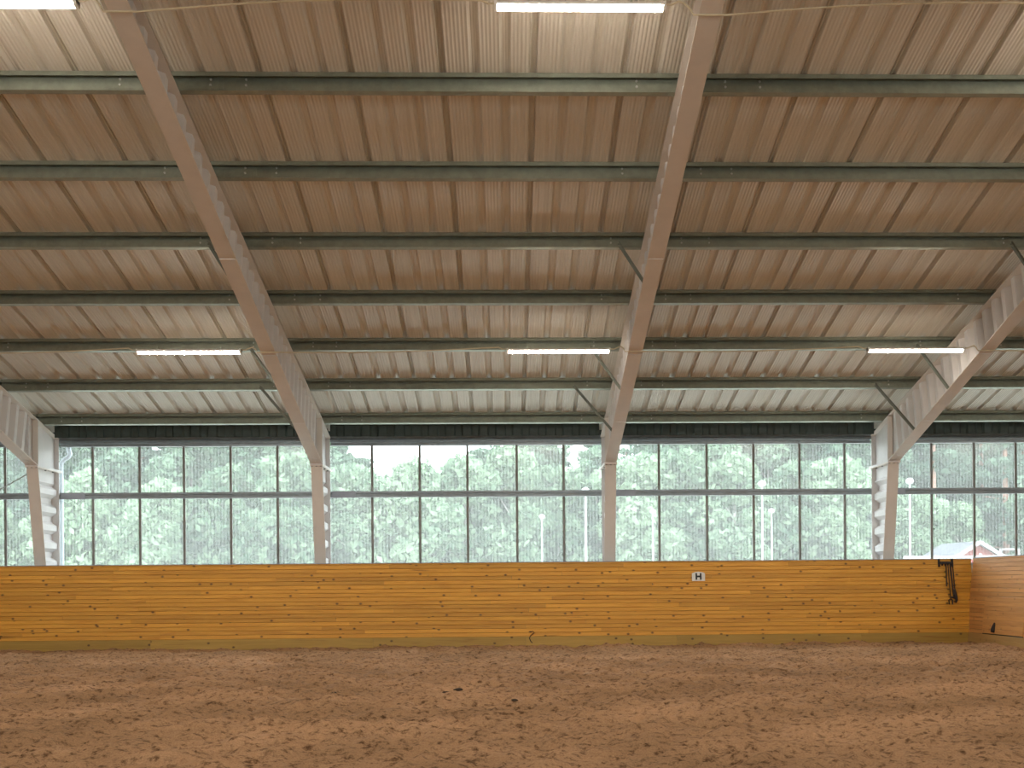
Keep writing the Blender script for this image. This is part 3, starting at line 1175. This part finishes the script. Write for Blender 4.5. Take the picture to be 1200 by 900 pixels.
# loose fibre crumbs over the sand, too many to count
nC = 14000
cx_ = rng.uniform(-9.5, 8.0, nC)
cy_ = -0.55 - 15.0 * rng.random(nC) ** 1.0
sz = rng.uniform(0.006, 0.022, nC) * np.where(rng.random(nC) < 0.06, 1.7, 1)
h0 = sand_h(cx_, cy_)
ang = rng.uniform(0, 2 * PI, nC)
V = np.zeros((nC, 5, 3))
for k in range(4):
    a = ang + k * PI / 2 + rng.uniform(-0.4, 0.4, nC)
    rad = sz * rng.uniform(0.7, 1.8, nC)
    V[:, k, 0] = cx_ + rad * np.cos(a)
    V[:, k, 1] = cy_ + rad * np.sin(a)
    V[:, k, 2] = h0 - 0.006
V[:, 4, 0], V[:, 4, 1], V[:, 4, 2] = cx_, cy_, h0 + sz * 0.75
base_i = np.arange(nC)[:, None, None] * 5
Ft = (base_i + np.array([[0, 1, 4], [1, 2, 4], [2, 3, 4], [3, 0, 4]])[None]).reshape(-1, 3)
me = bpy.data.meshes.new('sand_crumbs')
me.vertices.add(nC * 5)
me.vertices.foreach_set('co', V.ravel())
me.loops.add(Ft.size)
me.loops.foreach_set('vertex_index', Ft.ravel())
me.polygons.add(len(Ft))
me.polygons.foreach_set('loop_start', np.arange(0, Ft.size, 3))
me.update(calc_edges=True)
me.materials.append(M['sand'])
tag(place('sand_crumbs', me), 'loose crumbs of sand and fibre strewn over the riding floor', 'sand', kind='stuff')

# ------------------------------------------------------------------ lamp posts outside


def lamp_post(x, y, h, label):
    root = empty('lamp_post', (x, y, -0.25))
    tag(root, label, 'lamp post', 'white lamp posts outside')
    MB().tube([(0, 0, 0), (0, 0, 0.5), (0, 0, h)], [0.055, 0.042, 0.034], 10).build('pole', M['post'], root, True)
    pts = [(0, 0, h - 0.02), (0, 0, h + 0.02), (0, 0, h + 0.09), (0, 0, h + 0.16), (0, 0, h + 0.2)]
    MB().tube(pts, [0.05, 0.11, 0.15, 0.11, 0.04], 14).build('lamp_head', M['post'], root, True)


for (x, y, zt, lab) in ((2.655, 18.5, 4.33, 'white lamp post outside just left of the third column'), (8.72, 18.5, 4.53, 'taller white lamp post outside the bay left of the fourth column'),
                        (13.83, 18.5, 4.59, 'white lamp post outside just right of the fourth column'),
                        (1.50, 30, 4.12, 'smaller far lamp post outside left of the third column'), (6.41, 30, 4.32, 'smaller far lamp post outside just right of the third column'),
                        (11.69, 30, 4.32, 'smaller far lamp post beside the taller one left of the fourth column')):
    lamp_post(x, y, zt + 0.25 - 0.15, lab)

# ------------------------------------------------------------------ red cabin, white rail and white frame outside
cb = empty('cabin', (20.14, 28.2, -0.25), (0, 0, 0.06))
tag(cb, 'small red cabin with white gable trim outside beyond the right corner', 'cabin')
wd, dp_, ez, az = 1.45, 3.2, 2.10, 3.04
MB().prism([(-wd, 0), (wd, 0), (wd, ez), (0, az - 0.1), (-wd, ez)], lambda u, v, t: (u, t, v), 0, dp_).build('wall', M['red'], cb)
for s in (-1, 1):
    m_ = MB()
    m_.add([(0, -0.3, az), (s * (wd + 0.3), -0.3, ez - 0.1), (s * (wd + 0.3), dp_ + 0.3, ez - 0.1), (0, dp_ + 0.3, az),
            (0, -0.3, az - 0.07), (s * (wd + 0.3), -0.3, ez - 0.17), (s * (wd + 0.3), dp_ + 0.3, ez - 0.17), (0, dp_ + 0.3, az - 0.07)],
           [(0, 1, 2, 3), (7, 6, 5, 4), (0, 4, 5, 1), (1, 5, 6, 2), (2, 6, 7, 3)])
    m_.build('roof_slope', M['roofgrey'], cb)
    MB().bar((0, -0.33, az - 0.05), (s * (wd + 0.32), -0.33, ez - 0.16), 0.04, 0.15).build('gable_trim', M['trimwhite'], cb)
MB().box((-0.4, -0.04, 0.9), (0.4, 0.02, 1.6)).build('window', M['trimwhite'], cb)

fn_ = empty('white_fence', (14.2, 20, -0.25))
tag(fn_, 'white railed fence outside, just above the kick wall by the right corner', 'fence')
for k in range(5):
    MB().box((k * 0.9 - 0.04, -0.04, 0), (k * 0.9 + 0.04, 0.04, 2.25 + (0.06 if k in (1, 3) else 0))).build('post', M['trimwhite'], fn_)
for zz in (1.0, 1.6, 2.19):
    MB().box((-0.1, -0.06, zz - 0.09), (3.7, -0.03, zz + 0.05)).build('rail', M['trimwhite'], fn_)
gf = empty('goal_frame', (20.6, 26, -0.25))
tag(gf, 'white rectangular frame standing outside right of the red cabin', 'frame')
for xx in (-0.38, 0.38):
    MB().box((xx - 0.035, -0.035, 0), (xx + 0.035, 0.035, 2.65)).build('upright', M['trimwhite'], gf)
for zz in (2.35, 2.62):
    MB().box((-0.38, -0.035, zz - 0.035), (0.38, 0.035, zz + 0.035)).build('crossbar', M['trimwhite'], gf)

# ------------------------------------------------------------------ trees outside


def cards(P, size, rg, mat, name):
    n = len(P)
    d1 = rg.normal(size=(n, 3))
    d1 /= np.linalg.norm(d1, axis=1)[:, None]
    d2 = np.cross(d1, rg.normal(size=(n, 3)))
    d2 /= np.linalg.norm(d2, axis=1)[:, None]
    s = size * rg.uniform(0.6, 1.3, n)[:, None]
    Vv = np.stack([P - d1 * s, P - d2 * s * 0.55, P + d1 * s, P + d2 * s * 0.55], 1).reshape(-1, 3)
    F = np.arange(4 * n).reshape(-1, 4)
    m_ = bpy.data.meshes.new(name)
    m_.vertices.add(4 * n)
    m_.vertices.foreach_set('co', Vv.ravel())
    m_.loops.add(4 * n)
    m_.loops.foreach_set('vertex_index', F.ravel())
    m_.polygons.add(n)
    m_.polygons.foreach_set('loop_start', np.arange(0, 4 * n, 4))
    m_.update(calc_edges=True)
    m_.materials.append(mat)
    return m_


def leafy(seed, mat, bark, n=9000, h=8.0, rx=2.3, low=0.9):
    """unit: metres; crown made of many blobs, from near the ground to the top"""
    rg = np.random.default_rng(seed)
    nb_ = 44
    cen = []
    for k in range(nb_):
        z = low + (h - low - 0.5) * (k + 0.5) / nb_
        t = (z - low) / (h - low)
        w_ = rx * (math.sin(PI * min(1, 0.18 + 0.80 * t)) ** 0.7)
        a = rg.uniform(0, 2 * PI)
        q = rg.uniform(0.15, 0.95) * w_
        cen.append((q * math.cos(a), q * math.sin(a), z, rg.uniform(0.55, 1.0)))
    cen = np.array(cen)
    idx = rg.integers(0, nb_, n)
    d = rg.normal(size=(n, 3))
    d /= np.linalg.norm(d, axis=1)[:, None]
    rad = cen[idx, 3] * (0.45 + 0.6 * rg.random(n) ** 0.5)
    P = cen[idx, :3] + d * rad[:, None] * np.array([1, 1, 0.8])
    fol = cards(P, 0.185, rg, mat, 'foliage')
    mb = MB()
    mb.tube([(0, 0, -0.3), (0.05, 0.02, h * 0.3), (-0.05, 0.05, h * 0.6), (0.03, 0, h * 0.92)], [0.16, 0.12, 0.07, 0.02], 8)
    for k in range(12):
        c = cen[rg.integers(0, nb_)]
        mb.tube([(0, 0, max(0.5, c[2] - 1.2)), (c[0] * 0.6, c[1] * 0.6, c[2] - 0.4), (c[0], c[1], c[2])], [0.05, 0.03, 0.012], 5)
    return fol, mb.mesh('trunk', bark)


def pine(seed, n=9000, h=13.0):
    rg = np.random.default_rng(seed)
    cen = []
    for k in range(46):
        t = rg.random()
        z = h * (0.24 + 0.74 * t)
        w_ = 2.5 * (1 - t) ** 0.6 + 0.35
        a = rg.uniform(0, 2 * PI)
        q = rg.uniform(0.2, 1) * w_
        cen.append((q * math.cos(a), q * math.sin(a), z, rg.uniform(0.5, 0.95)))
    cen = np.array(cen)
    idx = rg.integers(0, len(cen), n)
    d = rg.normal(size=(n, 3))
    d /= np.linalg.norm(d, axis=1)[:, None]
    P = cen[idx, :3] + d * (cen[idx, 3] * rg.random(n) ** 0.5)[:, None] * np.array([1.2, 1.2, 0.45])
    fol = cards(P, 0.175, rg, M['needle'], 'foliage')
    mb = MB()
    mb.tube([(0, 0, -0.3), (0.05, 0, h * 0.35), (0, 0.06, h * 0.7), (0, 0, h * 0.98)], [0.24, 0.19, 0.12, 0.03], 8)
    for k in range(20):
        c = cen[rg.integers(0, len(cen))]
        mb.tube([(0, 0, c[2] - 0.3), (c[0] * 0.6, c[1] * 0.6, c[2] - 0.05), (c[0], c[1], c[2])], [0.05, 0.035, 0.012], 5)
    return fol, mb.mesh('trunk', M['pine_bark'])


KINDS = {
    'pale': [leafy(1, M['leaf_pale'], M['bark'], h=7.0, rx=2.5, low=0.6), leafy(2, M['leaf_pale'], M['birch'], h=7.6, rx=2.1, low=0.8)],
    'mid': [leafy(3, M['leaf_mid'], M['bark'], h=9.5, rx=2.5, low=1.2, n=11000), leafy(4, M['leaf_mid'], M['birch'], h=10.5, rx=2.2, low=1.6, n=11000)],
    'pine': [pine(5), pine(6)],
}
WORDS = {'pale': 'pale green bushy tree', 'mid': 'tall mid-green leafy tree', 'pine': 'dark pine tree'}
CATNAME = {'pale': 'bushy_tree', 'mid': 'leafy_tree', 'pine': 'pine_tree'}


def px_of(x, y):
    d = y + DCAM
    c, s = math.cos(YAW), math.sin(YAW)
    return 633.42 + 1350 * (c * x - s * d) / (s * x + c * d)


def x_at(px, y):
    u = (px - 633.42) / 1350
    c, s = math.cos(YAW), math.sin(YAW)
    d = y + DCAM
    return d * (u * c + s) / (c - u * s)


plan = []   # kind, pixel column it stands in, Y, scale
tr = random.Random(5)
# nearest bushes along the edge of the wood
for px, y, sc_ in ((-30, 33, 0.95), (95, 34, 0.98), (185, 33, 0.9), (262, 35, 1.02), (345, 33, 0.98), (415, 34, 0.92), (480, 35, 1.06), (545, 34, 1.06), (600, 35, 1.05),
                   (655, 37, 0.95), (742, 36, 1.0), (800, 37, 1.05), (862, 36, 1.0), (930, 37, 1.05), (985, 36, 0.98), (1075, 39, 0.8), (1128, 40, 0.72), (1215, 40, 0.85), (1260, 38, 1.0), (-95, 35, 1.0)):
    plan.append(('pale', px, y, sc_))
for px, y, sc_ in ((30, 40, 1.1), (130, 41, 1.15), (225, 41, 1.1), (310, 42, 1.1), (390, 42, 0.92), (455, 43, 0.78), (530, 44, 0.72), (575, 42, 0.85), (640, 43, 0.9), (700, 42, 0.85), (770, 43, 0.95),
                   (835, 42, 1.1), (900, 43, 1.15), (960, 42, 1.15), (20, 58, 1.25), (85, 60, 1.3), (150, 58, 1.25), (215, 60, 1.3), (280, 58, 1.25), (345, 60, 1.2), (825, 60, 1.25), (890, 61, 1.3), (955, 60, 1.3), (1090, 61, 1.35), (1145, 62, 1.35), (1195, 61, 1.35), (1020, 43, 1.1), (1115, 49, 1.05), (1170, 50, 1.05), (1250, 44, 1.1)):
    plan.append(('mid', px, y, sc_))
for px, y, sc_ in ((-20, 49, 1.0), (110, 52, 1.1), (210, 53, 1.1), (300, 52, 1.1), (390, 54, 0.85), (700, 54, 0.85), (790, 53, 0.95), (890, 54, 1.1), (965, 54, 1.1), (1120, 52, 1.1), (1200, 52, 1.1), (1075, 55, 1.15), (1160, 56, 1.2), (60, 48, 1.0), (165, 49, 1.05), (250, 48, 1.0), (350, 50, 0.95), (425, 49, 0.7), (610, 50, 0.78), (668, 49, 0.68), (735, 50, 0.75), (850, 49, 0.95), (925, 50, 1.0), (1000, 49, 1.05), (1058, 45, 0.95),
                   (1095, 43, 1.0), (1150, 46, 1.0), (1180, 43, 0.95), (1225, 46, 1.05)):
    plan.append(('pine', px, y, sc_))

colpx = [-1e9, 50, 372, 717, 1040, 1e9]
baynames = ['left of the first column', 'between the first and second columns', 'between the second and third columns', 'between the third and fourth columns', 'right of the fourth column']
count = {}
seq = sorted(plan, key=lambda q: q[1])
tot = {}
for q in seq:
    b = next(i for i in range(5) if colpx[i] <= q[1] < colpx[i + 1])
    tot[(q[0], b)] = tot.get((q[0], b), 0) + 1
for kind, px, y, sc_ in seq:
    b = next(i for i in range(5) if colpx[i] <= px < colpx[i + 1])
    count[(kind, b)] = count.get((kind, b), 0) + 1
    fol, trk = KINDS[kind][tr.randrange(2)]
    root = empty(CATNAME[kind], (x_at(px, y), y, -0.25), (0, 0, tr.uniform(0, 6.28)))
    root.scale = (sc_ * tr.uniform(0.92, 1.08), sc_ * tr.uniform(0.92, 1.08), sc_)
    if tot[(kind, b)] == 1:
        lab = '%s outside, the only one %s' % (WORDS[kind], baynames[b])
    else:
        lab = '%s outside, %s from left %s' % (WORDS[kind], ORD[count[(kind, b)] - 1], baynames[b])
    tag(root, lab, 'tree', 'trees outside the hall')
    f_ = place('foliage', fol, root)
    f_['kind'] = 'stuff'
    place('trunk', trk, root)
